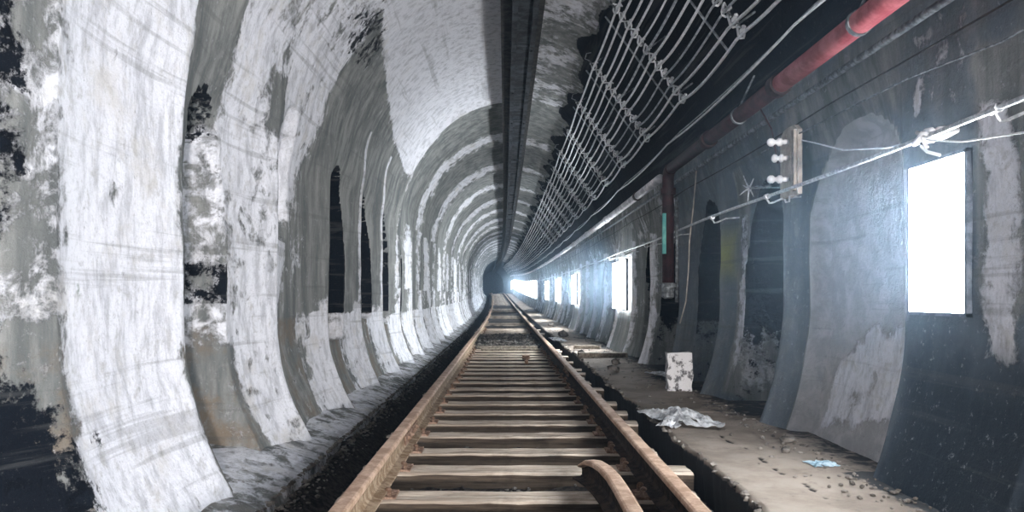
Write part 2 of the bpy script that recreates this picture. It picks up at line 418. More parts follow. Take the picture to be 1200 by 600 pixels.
soot_shade = np.where(m0 > .6, np.where((Zg > 2.02), .68-.42*np.clip((2.40-Zg)/.45, 0, 1), np.where((Zg > .98) & (Zg < 1.28), .55, np.where(Zg > 1.28, .36, .1))), soot_shade)  # shade painted into the niche head; the low dark patch is stain
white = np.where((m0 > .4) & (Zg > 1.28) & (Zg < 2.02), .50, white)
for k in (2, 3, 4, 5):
    m = NIC[(True, k)]; soot_shade = np.maximum(soot_shade, np.where(Zg > zline, m*(.9 if k in (2,) else .75), 0))  # deep shade of the recesses painted into their colour
# white ribs round the vault beyond the first rib
rib = (Yg > 13.3) & (Zg > 1.2)
TT = np.where(Zg > 2.5, T2, T); w1 = np.where(Zg > 2.5, .09, .13)
ribw = np.exp(-((((TT+.12) % 1)-.0)/w1)**2)+np.exp(-((((TT+.12) % 1)-1.0)/w1)**2)
white = np.where(rib & (Qg < 7.0), .20+.42*ribw+.10*np.sin(Yg*1.7+Qg), white)
# crown between girder and the sooted band
white = np.where((Qg > 5.83) & (Qg < 7.2) & (Yg < 13), .50, white)
white = patch(white, Yg, Qg, [(5.5,6.1),(9.4,6.1),(9.0,6.5),(7.3,6.65),(5.5,6.6)], .64, .15)
# right: black soot above the wall head
band = sstep(Qg, 6.72, 6.88)*(1-sstep(Qg, 8.72, 8.86))
wob = .12*np.sin(Yg*2.1)+.08*np.sin(Yg*5.3+1)
band = sstep(Qg+wob*.8, 6.74, 6.86)*(1-sstep(Qg, 8.74, 8.84))
soot_shade = np.maximum(soot_shade, band*np.where(Yg < 60, 1.0, .6))
white = np.where(band > .5, -.3, white)
right = (Qg > 8.8)
slate_shade = np.where(right, .62, slate_shade)
white = np.where(right, .24, white)
white = np.where(right & (Yg > 9.6), .42, white)
slate_shade = np.where(right & (Yg > 9.6), .30, slate_shade)
def rp(A, poly, v, s=.1): return patch(A, Yg, Qg, poly, v, s)
white = np.where(NIC[(False, 0)] > .3, .08, white)
plaster = np.maximum(plaster, NIC[(False, 0)]); slate_shade = np.where(plaster > .3, 0, slate_shade)
white = rp(white, [(4.08,10.52),(4.9,10.58),(5.3,10.85),(5.3,11.3),(4.08,11.1)], .66, .10)
slate_shade = rp(slate_shade, [(4.1,8.95),(5.7,8.9),(5.8,9.3),(5.0,9.45),(4.5,9.25),(4.1,9.3)], .40, .12)
white = rp(white, [(3.20,9.55),(3.42,9.55),(3.40,10.7),(3.18,10.7)], .80, .12)
slate_shade = rp(slate_shade, [(3.18,9.3),(3.44,9.3),(3.42,11.0),(3.15,11.0)], .2, .08)
white = rp(white, [(3.45,9.0),(4.0,8.95),(4.0,9.45),(3.5,9.5)], .50, .08)
slate_shade = rp(slate_shade, [(2.9,10.6),(4.05,10.5),(4.05,11.5),(2.9,11.5)], .9, .15)
slate_shade = rp(slate_shade, [(2.6,10.75),(4.02,10.75),(4.05,11.8),(2.6,11.8)], 2.0, .42)  # pier foot below the window: shade painted as a dark ramp
white = rp(white, [(2.9,10.8),(4.1,10.8),(4.1,11.5),(2.9,11.5)], .05, .12)
white = rp(white, [(7.10,9.6),(7.27,9.6),(7.30,11.2),(7.05,11.2)], .55, .05)
slate_shade = rp(slate_shade, [(7.08,9.2),(7.3,9.2),(7.30,11.3),(7.05,11.3)], .15, .05)
yellow = rp(yellow, [(7.35,9.75),(8.5,9.75),(8.5,10.2),(7.35,10.2)], .8, .30)

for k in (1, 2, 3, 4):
    m = NIC[(False, k)]; soot_shade = np.maximum(soot_shade, m*np.where(Zg > .80, .85, .60-.25*np.clip((.8-Zg)/.5, 0, 1))*(np.abs(yellow) < .05))  # right-hand recesses blackened in colour to deepen their shade
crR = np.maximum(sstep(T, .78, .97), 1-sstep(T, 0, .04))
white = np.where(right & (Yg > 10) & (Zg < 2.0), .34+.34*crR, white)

soot_shade = np.where(Yg > 100, .9, soot_shade); white = np.where(Yg > 100, 0, white)  # far bore painted black to stand for its unlit depth
def lining(name, q0, q1, label):
    i0, i1 = np.searchsorted(QS, q0), np.searchsorted(QS, q1)
    i1 = min(i1, len(QS)-1); sl = slice(i0, i1+1); nq = i1-i0+1; ny = len(YS)
    V = np.stack([X[:, sl], np.repeat(YS[:, None], nq, 1), Z[:, sl]], -1).reshape(-1, 3)
    a = (np.arange(ny-1)[:, None]*nq+np.arange(nq-1)[None, :]).ravel()
    Fc = np.stack([a, a+1, a+nq+1, a+nq], 1)
    me = bpy.data.meshes.new(name); me.from_pydata(V.tolist(), [], Fc.tolist())
    me.polygons.foreach_set('use_smooth', [True]*len(me.polygons))
    for nm, A in (('white', white), ('soot_shade', soot_shade), ('rust', rust), ('slate_shade', slate_shade), ('green', green), ('plaster', plaster), ('yellow', yellow)):
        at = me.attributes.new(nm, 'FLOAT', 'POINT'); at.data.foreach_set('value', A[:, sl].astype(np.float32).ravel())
    me.materials.append(M['lining'])
    o = bpy.data.objects.new(name, me); C.objects.link(o)
    return tag(o, label, None, None, 'structure')
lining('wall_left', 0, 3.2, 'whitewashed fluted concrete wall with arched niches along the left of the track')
lining('ceiling', 3.2, 8.8, 'concrete tunnel vault, white on the left and sooty black on the right')
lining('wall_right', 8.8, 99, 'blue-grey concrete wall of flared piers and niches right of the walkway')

# ------------------------------------------------------------------ floor: ballast bed and side trench
def fnoise(x, y, s): return mn.noise(Vector((x*s, y*s, 3.7)))
BAND_MOUNDS = [(24.0, 25.8), (29.0, 32.5), (37.5, 42.0), (50.0, 57.0)]       # low mounds added to imitate dark bands between the window light
def floor_z(x, y):
    z = -.085
    if x < -.90: z = -.085-.33*min(1, (-.90-x)/.08)
    if x < -1.18: z = -.415+.15*min(1, (-1.18-x)/.2)
    if x > 1.10: z = -.085-.14*min(1, (x-1.10)/.05)
    z += .022*fnoise(x, y, 6)+.012*fnoise(x, y, 19)
    f = max(0, 1-abs(y-17.6)/3.3)
    if f > 0 and abs(x) < .95: z += min(1, f*3.0)*(.115+.03*fnoise(x, y, 4))
    for (a, b) in BAND_MOUNDS:
        if a < y < b and abs(x) < .95: z += min(1, (y-a)*3, (b-y)*3)*(.115+.03*fnoise(x, y, 4))
    if x < -1.2: z += .03*fnoise(x, y, 3)
    return z
xs = [-1.95+.06*i for i in range(int(3.5/.06)+1)]
ys = [y for y in YS if y < 2.4]+[2.4+.05*i for i in range(int(20/.05))]
ys += [22.4+.25*i for i in range(1, 120)]+[52.4+1.0*i for i in range(1, 98)]
mb = MB(); nx = len(xs)
for y in ys:
    for x in xs: mb.v.append((x+bendx(y), y, floor_z(x, y)+bendz(y)))
for j in range(len(ys)-1):
    for i in range(nx-1): mb.f.append((j*nx+i, j*nx+i+1, (j+1)*nx+i+1, (j+1)*nx+i))
tag(mb.build('floor', M['ballast'], smooth=True, fix=False), 'dark dirt and ballast bed under the track', kind='structure')

# sloping concrete apron along the foot of the left wall
ya = [y for y in YS if y < 120][::2]; av = []; SX = [0, .12, .25, .4, .55, .7, .82, .9, .96, 1.0, 1.03]
for y in ya:
    ex = -1.41+.05*fnoise(2, y, 1.4)+.03*fnoise(4, y, 6)+.015*fnoise(6, y, 17)
    for t in SX:
        x = -2.25+(ex+2.25)*min(t, 1); z = -.02-.20*min(t, 1)**1.6+.02*fnoise(x, y, 3)+.012*fnoise(x, y, 11)
        if t > .97: z -= (t-.97)*3.2
        if t > 1: x += .02
        av.append((x+bendx(y), y, z+bendz(y)))
n = len(SX); me = bpy.data.meshes.new('baseboard_left')
me.from_pydata(av, [], [(j*n+i, j*n+i+1, (j+1)*n+i+1, (j+1)*n+i) for j in range(len(ya)-1) for i in range(n-1)])
me.polygons.foreach_set('use_smooth', [True]*len(me.polygons))
for nm, v in (('white', .54), ('rust', .3)):
    at = me.attributes.new(nm, 'FLOAT', 'POINT'); at.data.foreach_set('value', [v]*len(av))
at = me.attributes.new('soot_shade', 'FLOAT', 'POINT'); at.data.foreach_set('value', [.02+.45*max(0, (min(SX[i % n], 1)-.85)/.15) for i in range(len(av))])
me.materials.append(M['lining']); o = bpy.data.objects.new('baseboard_left', me); C.objects.link(o)
tag(o, 'pale sloping concrete apron between the pier feet of the left wall', kind='structure')

# raised concrete walkway on the right, ragged edge, long crack
def edge_x(y): return 1.20+.035*fnoise(0, y, 2.2)+.022*fnoise(5, y, 9)+.012*fnoise(9, y, 30)
CRK = [(1.62,3.3),(1.60,3.9),(1.55,4.35),(1.60,4.75),(1.53,5.2),(1.60,5.6),(1.55,6.1)]
def crack_d(x, y):
    d = 9
    for (a, b), (c, e) in zip(CRK, CRK[1:]):
        ex, ey = c-a, e-b; t = max(0, min(1, ((x-a)*ex+(y-b)*ey)/(ex*ex+ey*ey))); d = min(d, math.hypot(x-a-t*ex, y-b-t*ey))
    return d
py = [-3+.2*i for i in range(28)]+[2.6+.025*i for i in range(200)]+[7.6+.05*i for i in range(240)]+[19.6+.3*i for i in range(1, 120)]+[55.6+1.2*i for i in range(1, 78)]
NXP = 46; pv = []; crk = []; dirt = []
for y in py:
    e = edge_x(y); joint = min(abs((y-6.35)), abs(y-8.9), abs(y-12.2))
    pv.append((e+.02+bendx(y), y, -.30+bendz(y))); crk.append(0); dirt.append(1.6)
    pv.append((e+bendx(y), y, -.02+bendz(y))); crk.append(0); dirt.append(1.4)
    for i in range(NXP):
        x = e+.008+(2.95-e)*(i/(NXP-1))**1.0
        z = .05+.010*fnoise(x, y, 3)+.004*fnoise(x, y, 14)
        if 7.6 < y: z += .02*fnoise(x, y, 1.6)-.01
        jx = x+.10*fnoise(x, y, 1.1)
        c = max(0, 1-crack_d(x+.012*fnoise(x, y, 20), y+.02*fnoise(y, x, 15))/.018)
        if y > 5.7 and joint+.05*fnoise(x, y, 5) < .03: c = 1
        z -= .02*min(1, c)
        pv.append((x+bendx(y), y, z+bendz(y))); crk.append(c)
        dd = .15+.45*max(0, min(1, (x-1.75)/.4))
        if y > 6.2: dd += .28*max(0, fnoise(x, y, 1.3)+.2)+.12*max(0, min(1, (x-1.5)/.3))
        if y < 4.2: dd += .5*max(0, min(1, (x-1.85)/.15))
        dirt.append(dd)
n = NXP+2; me = bpy.data.meshes.new('walkway')
me.from_pydata(pv, [], [(j*n+i, j*n+i+1, (j+1)*n+i+1, (j+1)*n+i) for j in range(len(py)-1) for i in range(n-1)])
me.polygons.foreach_set('use_smooth', [True]*len(me.polygons))
for nm, A in (('crack', crk), ('dirt', dirt)):
    at = me.attributes.new(nm, 'FLOAT', 'POINT'); at.data.foreach_set('value', A)
me.materials.append(M['platform'])
o = bpy.data.objects.new('trim_1', me); C.objects.link(o)
tag(o, 'cracked tan concrete walkway ledge along the right of the track', kind='structure')

# dark sheet closing the bore in place of its unlit depth
mb = MB(); yb = 149.0; cx, cz = bendx(yb), bendz(yb)
mb.add([(cx-3, yb, cz-1), (cx+3, yb, cz-1), (cx+3, yb, cz+5.5), (cx-3, yb, cz+5.5)], [(0, 1, 2, 3)])
tag(mb.build('dark_end_sheet', M['beam']), 'dark sheet standing for the unlit far end of the tunnel bore', kind='structure')

# ------------------------------------------------------------------ lit windows in the right-hand wall
def window(i, y0, y1, z0, z1, xw, mat, label):
    r = empty('window_%d' % i, (xw+bendx((y0+y1)/2), (y0+y1)/2, bendz((y0+y1)/2)+z0)); r['kind'] = 'structure'; r['label'] = label
    hy, h = (y1-y0)/2, z1-z0; m = MB(); t = .018
    ang = math.atan2(bendx(y1)-bendx(y0), y1-y0); r.rotation_euler = (0, 0, -ang)
    m.box((.028, -hy+t/2, h/2), (.056, t, h)); m.box((.028, hy-t/2, h/2), (.056, t, h))
    m.box((.028, 0, h-t/2), (.056, 2*hy, t)); m.box((.028, 0, t/2), (.056, 2*hy, t))
    m.build('window_frame', M['frame'], r)
    p = MB(); p.box((.012, 0, h/2), (.018, 2*hy-2*t, h-2*t)); p.build('window_pane', mat, r)
    return r
window(1, 3.50, 4.02, .945, 1.745, 2.175, M['lit_near'], 'tall lit window glowing white in the nearest pier of the right wall')
wi = 2
window(wi, 13.15, 14.75, .80, 1.72, 2.13, M['lit'], 'second lit window from the front, right wall beyond the maroon downpipe'); wi += 1
for k, lab in ((10, 'third lit window from the front on the right wall'), (14, 'fourth lit window from the front on the right wall'), (18, 'fifth lit window from the front on the right wall')):
    y = RC+S*k; window(wi, y+.1, y+1.7, .80, 1.72, 2.13, M['lit'], lab); wi += 1
for k in range(24, 58, 2):
    y = RC+S*k; window(wi, y+.1, y+2.6, .70, 1.90, 2.13, M['lit_end'], 'one of the far lit windows merging into a glow at the end of the right wall'); wi += 1
window(wi, -2.2, -1.0, .80, 1.72, 2.13, M['lit_near'], 'unseen lit window added behind the camera as fill light')  # made-up pane out of view, fills the near walls with light

# ------------------------------------------------------------------ haze, and added volumes for window bloom
m = bpy.data.materials.new('tunnel_haze'); m.use_nodes = True; nt = m.node_tree; nt.nodes.clear()
ou = nt.nodes.new('ShaderNodeOutputMaterial'); vs = nt.nodes.new('ShaderNodeVolumeScatter')
vs.inputs['Color'].default_value = (.52, .75, 1.0, 1); vs.inputs['Density'].default_value = HAZE; vs.inputs['Anisotropy'].default_value = .25
nt.links.new(vs.outputs[0], ou.inputs['Volume'])
mb = MB(); mb.box((-1.2, 73.5, 2.6), (9, 152, 9.0)); o = mb.build('haze', m); tag(o, 'thin blue-white haze hanging in the tunnel', 'haze', None, 'stuff')

m = bpy.data.materials.new('window_haze'); m.use_nodes = True; nt = m.node_tree; nt.nodes.clear()  # added soft-edged volumes imitate bloom round the windows
ou = nt.nodes.new('ShaderNodeOutputMaterial'); vs = nt.nodes.new('ShaderNodeVolumeScatter'); tcn = nt.nodes.new('ShaderNodeTexCoord')
gr = nt.nodes.new('ShaderNodeTexGradient'); gr.gradient_type = 'QUADRATIC_SPHERE'; mu = nt.nodes.new('ShaderNodeMath'); mu.operation = 'MULTIPLY'; mu.inputs[1].default_value = BLOOM_DENSITY
nt.links.new(tcn.outputs['Object'], gr.inputs[0]); nt.links.new(gr.outputs['Fac'], mu.inputs[0]); nt.links.new(mu.outputs[0], vs.inputs['Density'])
vs.inputs['Color'].default_value = (.52, .75, 1.0, 1); nt.links.new(vs.outputs[0], ou.inputs['Volume'])
for (cx_, cy_, cz_, sx_, sy_, sz_, lab) in ((1.9, 3.7, 1.4, 1.3, 2.0, 1.6, 'bluish volume added to imitate bloom round the nearest lit window'), (1.6, 14.0, 1.4, 1.1, 2.6, 1.5, 'bluish volume added to imitate bloom round the second lit window'), (1.5, 24.0, 1.5, 1.2, 5.0, 1.5, 'bluish volume added to imitate bloom round the third lit window'),
        (1.0, 62.0, 2.2, 1.8, 26.0, 2.2, 'bluish volume added to imitate bloom round the farthest lit windows'),):
    mb = MB(); mb.ball((0, 0, 0), 1.0, 20); o = mb.build('haze', m); o.location = (cx_, cy_, cz_); o.scale = (sx_, sy_, sz_); tag(o, lab, 'haze', None, 'stuff')

# ------------------------------------------------------------------ sleepers
def sleeper_proto(detail, k):
    rnd = random.Random(k); ln = rnd.uniform(1.98, 2.10); wd = rnd.uniform(.19, .225)
    r = empty('railway_sleeper', (0, 0, 0)); m = MB()
    nseg = 26; xs0 = [-.86+(ln-.13)*i/nseg+(0) for i in range(nseg+1)]; sec = [(-.5, -.16), (-.5, -.012), (-.44, 0), (-.2, .002), (.05, -.003), (.3, .002), (.45, 0), (.5, -.014), (.5, -.16)]
    vs = []
    for x in xs0:
        for (a, z) in sec:
            vs.append((x+rnd.uniform(-.01, .01)*(x in (xs0[0], xs0[-1])), a*wd+.006*mn.noise(Vector((x*5, a*3+k, z*9))), z+.008*mn.noise(Vector((x*6, a*8, k*3.1)))*(z > -.1)))
    n = len(sec); fs = [(i*n+j, (i+1)*n+j, (i+1)*n+(j+1) % n, i*n+(j+1) % n) for i in range(nseg) for j in range(n)]
    fs.append(tuple(range(n))); fs.append(tuple(nseg*n+j for j in range(n-1, -1, -1)))
    m.add(vs, fs); tb = m.build('timber_body', M['sleeper'], r, smooth=False); tb.data.materials.append(M['shaded_side'])
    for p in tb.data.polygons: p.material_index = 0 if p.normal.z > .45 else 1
    if detail:
        for sx in (-.69, .81):
            pl = MB(); pl.box((sx, 0, .006), (.26, .16, .016), jit=.002); pl.build('tie_plate', M['plate'], r, bevel=.003)
            for s2, oy in ((-1, .05), (1, -.05), (-1, -.045)):
                sp = MB(); x0 = sx+s2*.098
                sp.box((x0, oy, .020), (.018, .018, .05)); sp.lathe((x0-s2*.008, oy, .042), (0, 0, 1), [(0, .016), (.006, .019), (.013, .014), (.017, .006)], 8)
                sp.build('spike', M['plate'], r)
    return r
TR = .06                                  # track centre from the camera axis
protos = [sleeper_proto(True, k) for k in range(5)]
plainp = [sleeper_proto(False, 9+k) for k in range(3)]
ORD = ['nearest', 'second nearest', 'third nearest', 'fourth nearest', 'fifth nearest', 'sixth nearest', 'seventh nearest', 'eighth nearest', 'ninth nearest', 'tenth nearest',
       'eleventh nearest', 'twelfth nearest', 'thirteenth nearest', 'fourteenth nearest', 'fifteenth nearest', 'sixteenth nearest', 'seventeenth nearest', 'eighteenth nearest', 'nineteenth nearest']
y = 3.30; i = 0; far_n = 0; usedp = set()
while y < 112:
    if not (15.0 < y < 20.4) and not any(a-.1 < y < b+.1 for a, b in BAND_MOUNDS):
        lst = protos if y < 26 else plainp; j = random.randrange(len(lst)) if i >= len(lst) else i
        key = (y < 26, j); src = lst[j]
        if key in usedp: o = copy_tree(src)
        else: o = src; usedp.add(key)
        o.location = (bendx(y)+random.uniform(-.015, .015), y, bendz(y)+random.uniform(-.006, .006)); o.rotation_euler = (0, 0, random.uniform(-.012, .012))
        if y > 20.4: far_n = far_n+1
        if i < len(ORD): lab = 'weathered tan timber sleeper, %s to the camera' % ORD[i]; g = 'sleepers of the near track'
        else: lab = 'weathered timber sleeper far down the track beyond the dirt patch'; g = 'sleepers of the far track'
        if i >= len(ORD) and y < 15: lab = 'weathered timber sleeper just before the dirt patch'; g = 'sleepers just before the dirt patch'
        if 0 < far_n <= 12: lab = '%s timber sleeper beyond the dirt patch on the track' % ['first', 'second', 'third', 'fourth', 'fifth', 'sixth', 'seventh', 'eighth', 'ninth', 'tenth', 'eleventh', 'twelfth'][far_n-1]
        tag(o, lab, 'sleeper', g); i += 1
    y += random.uniform(.555, .585)
for kk, src in [((True, j), p) for j, p in enumerate(protos)]+[((False, j), p) for j, p in enumerate(plainp)]:
    if kk not in usedp:
        for ch in list(src.children): bpy.data.objects.remove(ch)
        bpy.data.objects.remove(src)

# ------------------------------------------------------------------ rails
def railsec():
    h = [(-.038, .148), (-.036, .158), (-.026, .163), (.026, .163), (.036, .158), (.038, .148), (.036, .132), (.012, .118), (.009, .085), (.010, .045), (.022, .030), (.070, .020), (.072, .012)]
    return h+[(-a, b) for a, b in reversed(h[7:])]+[(-.036, .132)]
RYS = [-2.8+.4*i for i in range(45)]+[15.2+1.0*i for i in range(1, 125)]
def make_rail(x0, label, webmat='rail_web'):
    r = empty('running_rail', (x0, -2.8, .0), label, 'rail', None); m = MB(); s = railsec()
    fx = lambda y: bendx(y)
    # head and web are separately coloured parts
    head = [p for p in s if p[1] >= .118]; low = [p for p in s if p[1] < .13]
    hd = [(-.012, .118), (-.036, .132), (-.038, .148), (-.036, .158), (-.026, .163), (.026, .163), (.036, .158), (.038, .148), (.036, .132), (.012, .118)]
    wb = [(-.0115, .119), (.0115, .119), (.009, .085), (.010, .045), (.022, .030), (.070, .020), (.072, .014), (-.072, .014), (-.070, .020), (-.022, .030), (-.010, .045), (-.009, .085)]
    m.sweep(hd, RYS, fx, bendz); a = m.build('rail_head', M['rail_head']); a.data.transform(Matrix.Translation((0, 2.8, 0))); a.parent = r
    m = MB(); m.sweep(wb, RYS, fx, bendz); a = m.build('rail_web', M[webmat]); a.data.transform(Matrix.Translation((0, 2.8, 0))); a.parent = r
    return r
XL, XR = TR-.752, TR+.752
rl = make_rail(XL, 'rusty running rail on the left of the track')
rr = make_rail(XR, 'rusty running rail on the right of the track, beside the walkway', 'shaded_web')
for r, x0, yj, side in ((rl, XL, 5.3, 1), (rr, XR, 9.6, -1)):
    fp = MB(); fp.box((side*.020, yj+2.8, .075), (.016, .62, .07)); f = fp.build('fishplate', M['plate'], r, bevel=.004)
    for t in (-.22, -.08, .08, .22):
        b = MB(); b.lathe((side*.027, yj+2.8+t, .075), (side, 0, 0), [(0, .017), (.014, .017), (.014, .009), (.026, .009)], 6); b.build('bolt', M['plate'], f)

# short check rail with a bent, worn nose
r = empty('check_rail', (.53, 2.0, 0), 'short check rail with a bent nose beside the right running rail', 'rail')
def swp(section, pts):
    m = MB(); vs = []; n = len(section)
    for i, (x, y, dz) in enumerate(pts):
        a = pts[max(i-1, 0)]; b = pts[min(i+1, len(pts)-1)]; t = Vector((b[0]-a[0], b[1]-a[1], 0)).normalized(); nn = Vector((t.y, -t.x, 0))
        for (u, z) in section: vs.append((x+nn.x*u, y+nn.y*u, z+dz*min(1, max(0, (z-.02)/.14))))
    fs = [(i*n+k, (i+1)*n+k, (i+1)*n+(k+1) % n, i*n+(k+1) % n) for i in range(len(pts)-1) for k in range(n)]
    fs += [tuple(range(n)), tuple((len(pts)-1)*n+k for k in range(n-1, -1, -1))]
    m.add(vs, fs); return m
pts = [(.0, 0, 0), (.0, .8, 0), (.005, 1.2, 0), (.008, 1.5, 0), (.005, 1.75, 0), (-.01, 1.95, -.002), (-.035, 2.12, -.012), (-.06, 2.22, -.03), (-.085, 2.30, -.07)]
pts = [(x, y-.08, z) for x, y, z in pts]
hd = [(-.012, .118), (-.036, .132), (-.038, .148), (-.034, .158), (-.024, .162), (.024, .162), (.034, .158), (.038, .148), (.036, .132), (.012, .118)]
wb = [(-.0115, .119), (.0115, .119), (.009, .085), (.010, .045), (.022, .030), (.066, .020), (.068, .012), (-.068, .012), (-.066, .020), (-.022, .030), (-.010, .045), (-.009, .085)]
swp(hd, pts).build('rail_head', M['rail_head'], r); swp(wb, pts).build('rail_web', M['shaded_web'], r)

# old clamp and planks between the rails
b = MB(); b.box((0, 0, .03), (.05, .42, .05), jit=.004); b.box((.0, .16, .075), (.12, .10, .06), jit=.01); b.lathe((0, -.12, .05), (0, 0, 1), [(0, .03), (.03, .028), (.045, .015)], 8)
o = b.build('rail_clamp', M['plate'], bevel=.004, loc=(.33, 11.6, .01)); tag(o, 'rusty iron clamp lying across the sleepers between the rails', 'iron clamp')
def plank(loc, dims, rz, label, mat='timber', g=None):
    m = MB(); m.box((0, 0, dims[2]/2), dims, jit=min(dims)*.12); o = m.build('wood_plank', M[mat], bevel=.003, loc=loc); o.rotation_euler = (0, 0, rz); return tag(o, label, 'plank', g)
plank((1.60, 12.2, .055), (.80, .16, .07), .05, 'dark timber lying across the walkway beyond the white block')
plank((.05, 14.8, .015), (1.2, .22, .05), .01, 'pale plank laid across the track at the near edge of the dirt patch')
plank((.12, 14.25, .012), (1.15, .16, .04), -.02, 'narrow plank laid across the track in front of the dirt patch')
plank((1.55, 14.0, .06), (.5, .12, .06), -.35, 'short broken plank on the far walkway beside the rail')

# ------------------------------------------------------------------ rubble
def rock(mb, c, r, rnd):
    q = [Vector((rnd.uniform(.6, 1.1), rnd.uniform(.6, 1.1), rnd.uniform(.35, .8))) for _ in range(1)][0]
    ico = [(0,0,1),(.89,0,.45),(.28,.85,.45),(-.72,.53,.45),(-.72,-.53,.45),(.28,-.85,.45),(.72,.53,-.45),(-.28,.85,-.45),(-.89,0,-.45),(-.28,-.85,-.45),(.72,-.53,-.45),(0,0,-1)]
    fc = [(0,1,2),(0,2,3),(0,3,4),(0,4,5),(0,5,1),(1,6,2),(2,7,3),(3,8,4),(4,9,5),(5,10,1),(6,7,2),(7,8,3),(8,9,4),(9,10,5),(10,6,1),(11,7,6),(11,8,7),(11,9,8),(11,10,9),(11,6,10)]
    a = rnd.uniform(0, 6.28); ca, sa = math.cos(a), math.sin(a); vs = []
    for v in ico:
        k = r*rnd.uniform(.75, 1.2); x, y, z = v[0]*q.x*k, v[1]*q.y*k, v[2]*q.z*k
        vs.append((c[0]+x*ca-y*sa, c[1]+x*sa+y*ca, c[2]+z))
    mb.add(vs, fc)
rnd = random.Random(5); mb = MB()
for _ in range(2600):
    y = 2.6+rnd.random()**1.6*24; x = -1.44+abs(rnd.gauss(0, .06)); r0 = rnd.uniform(.007, .024)
    rock(mb, (x, y, (-.21 if x < -1.41 else floor_z(x, y))+r0*.3), r0, rnd)
tag(mb.build('wall_foot_rubble', M['crumb'], fix=False), 'brownish stone rubble lying along the foot of the left wall', 'rubble', None, 'stuff'); mb = MB()
for _ in range(1900):
    y = 3.0+rnd.random()*13; x = rnd.uniform(-.62, .72); r0 = rnd.uniform(.008, .022)
    rock(mb, (x, y, floor_z(x, y)+r0*.3), r0, rnd)
for _ in range(900):
    y = 15.0+rnd.random()*6; x = rnd.uniform(-.6, .72); r0 = rnd.uniform(.012, .05)
    rock(mb, (x, y, floor_z(x, y)+r0*.3), r0, rnd)
tag(mb.build('ballast_stones', M['stone'], fix=False), 'loose dusty stone chips between the sleepers', 'ballast', None, 'stuff')
mb = MB()
for _ in range(700):
    y = 3.2+rnd.random()**1.4*26
    x = 2.02-abs(rnd.gauss(0, .12)) if rnd.random() < .6 else rnd.uniform(1.25, 2.0) if y > 6.2 else 1.98-abs(rnd.gauss(0, .2))
    r0 = rnd.uniform(.005, .020); rock(mb, (min(x, 2.0), y, .052+r0*.3), r0, rnd)
for _ in range(700):
    y = 2.8+rnd.random()**1.3*18; x = edge_x(y)+rnd.uniform(-.10, .02); r0 = rnd.uniform(.01, .032)
    rock(mb, (x, y, -.19 if x < edge_x(y)-.02 else .05), r0, rnd)
tag(mb.build('mortar_crumbs', M['crumb'], fix=False), 'grey mortar crumbs strewn over the walkway and along its edge', 'rubble', None, 'stuff')
# lumps of concrete one can tell apart on the walkway
for (x, y, r0, lab) in ((1.92, 5.05, .055, 'small chunk of broken concrete at the foot of the blocked arch'), (1.78, 4.72, .035, 'smallest concrete chip near the pale blue litter'),
                        (1.42, 9.9, .11, 'grey lump of concrete on the walkway behind the crumpled sheet'), (1.62, 10.9, .09, 'angular concrete lump in front of the dark timber'),
                        (1.30, 12.6, .10, 'pale concrete lump on the walkway edge beyond the dark timber'), (1.45, 18.5, .16, 'large pale concrete lump on the far walkway'), (1.5, 24.0, .18, 'whitish heap of rubble at the far end of the walkway')):
    m = MB(); rr_ = random.Random(int(y*100)); rock(m, (0, 0, 0), r0, rr_); rock(m, (r0*.5, r0*.3, -r0*.15), r0*.55, rr_)
    tag(m.build('concrete_chunk', M['stone'], bevel=.004, loc=(x+bendx(y), y, .05+r0*.38+bendz(y))), lab, 'concrete chunk', 'concrete chunks on the walkway')

# white-washed block standing on the walkway
m = MB(); NB = 7
def blockf(w_, d_, h_):
    vs = []; 
    bm = bmesh.new(); bmesh.ops.create_cube(bm, size=1); bmesh.ops.subdivide_edges(bm, edges=bm.edges, cuts=6, use_grid_fill=True)
    for v in bm.verts:
        p = Vector((v.co.x*w_, v.co.y*d_, (v.co.z+.5)*h_)); e = sum(abs(abs(c)-.5) < 1e-4 for c in v.co)
        k = .006 if e < 2 else .016
        p += Vector((mn.noise(p*9), mn.noise(p*9+Vector((5,5,5))), mn.noise(p*9+Vector((9,1,3)))*(v.co.z > -.4)))*k*1.4
        if abs(v.co.x) < .08 and v.co.y < -.45: p.y += .012
        v.co = p
    me = bpy.data.meshes.new('concrete_block'); bm.to_mesh(me); bm.free(); me.materials.append(M['block'])
    o = bpy.data.objects.new('concrete_block', me); C.objects.link(o); return o
o = blockf(.26, .22, .40); o.location = (1.86, 7.95, .045); o.rotation_euler = (0, 0, -.12)
tag(o, 'chipped whitewashed concrete block standing on the walkway by a dark niche', 'block')

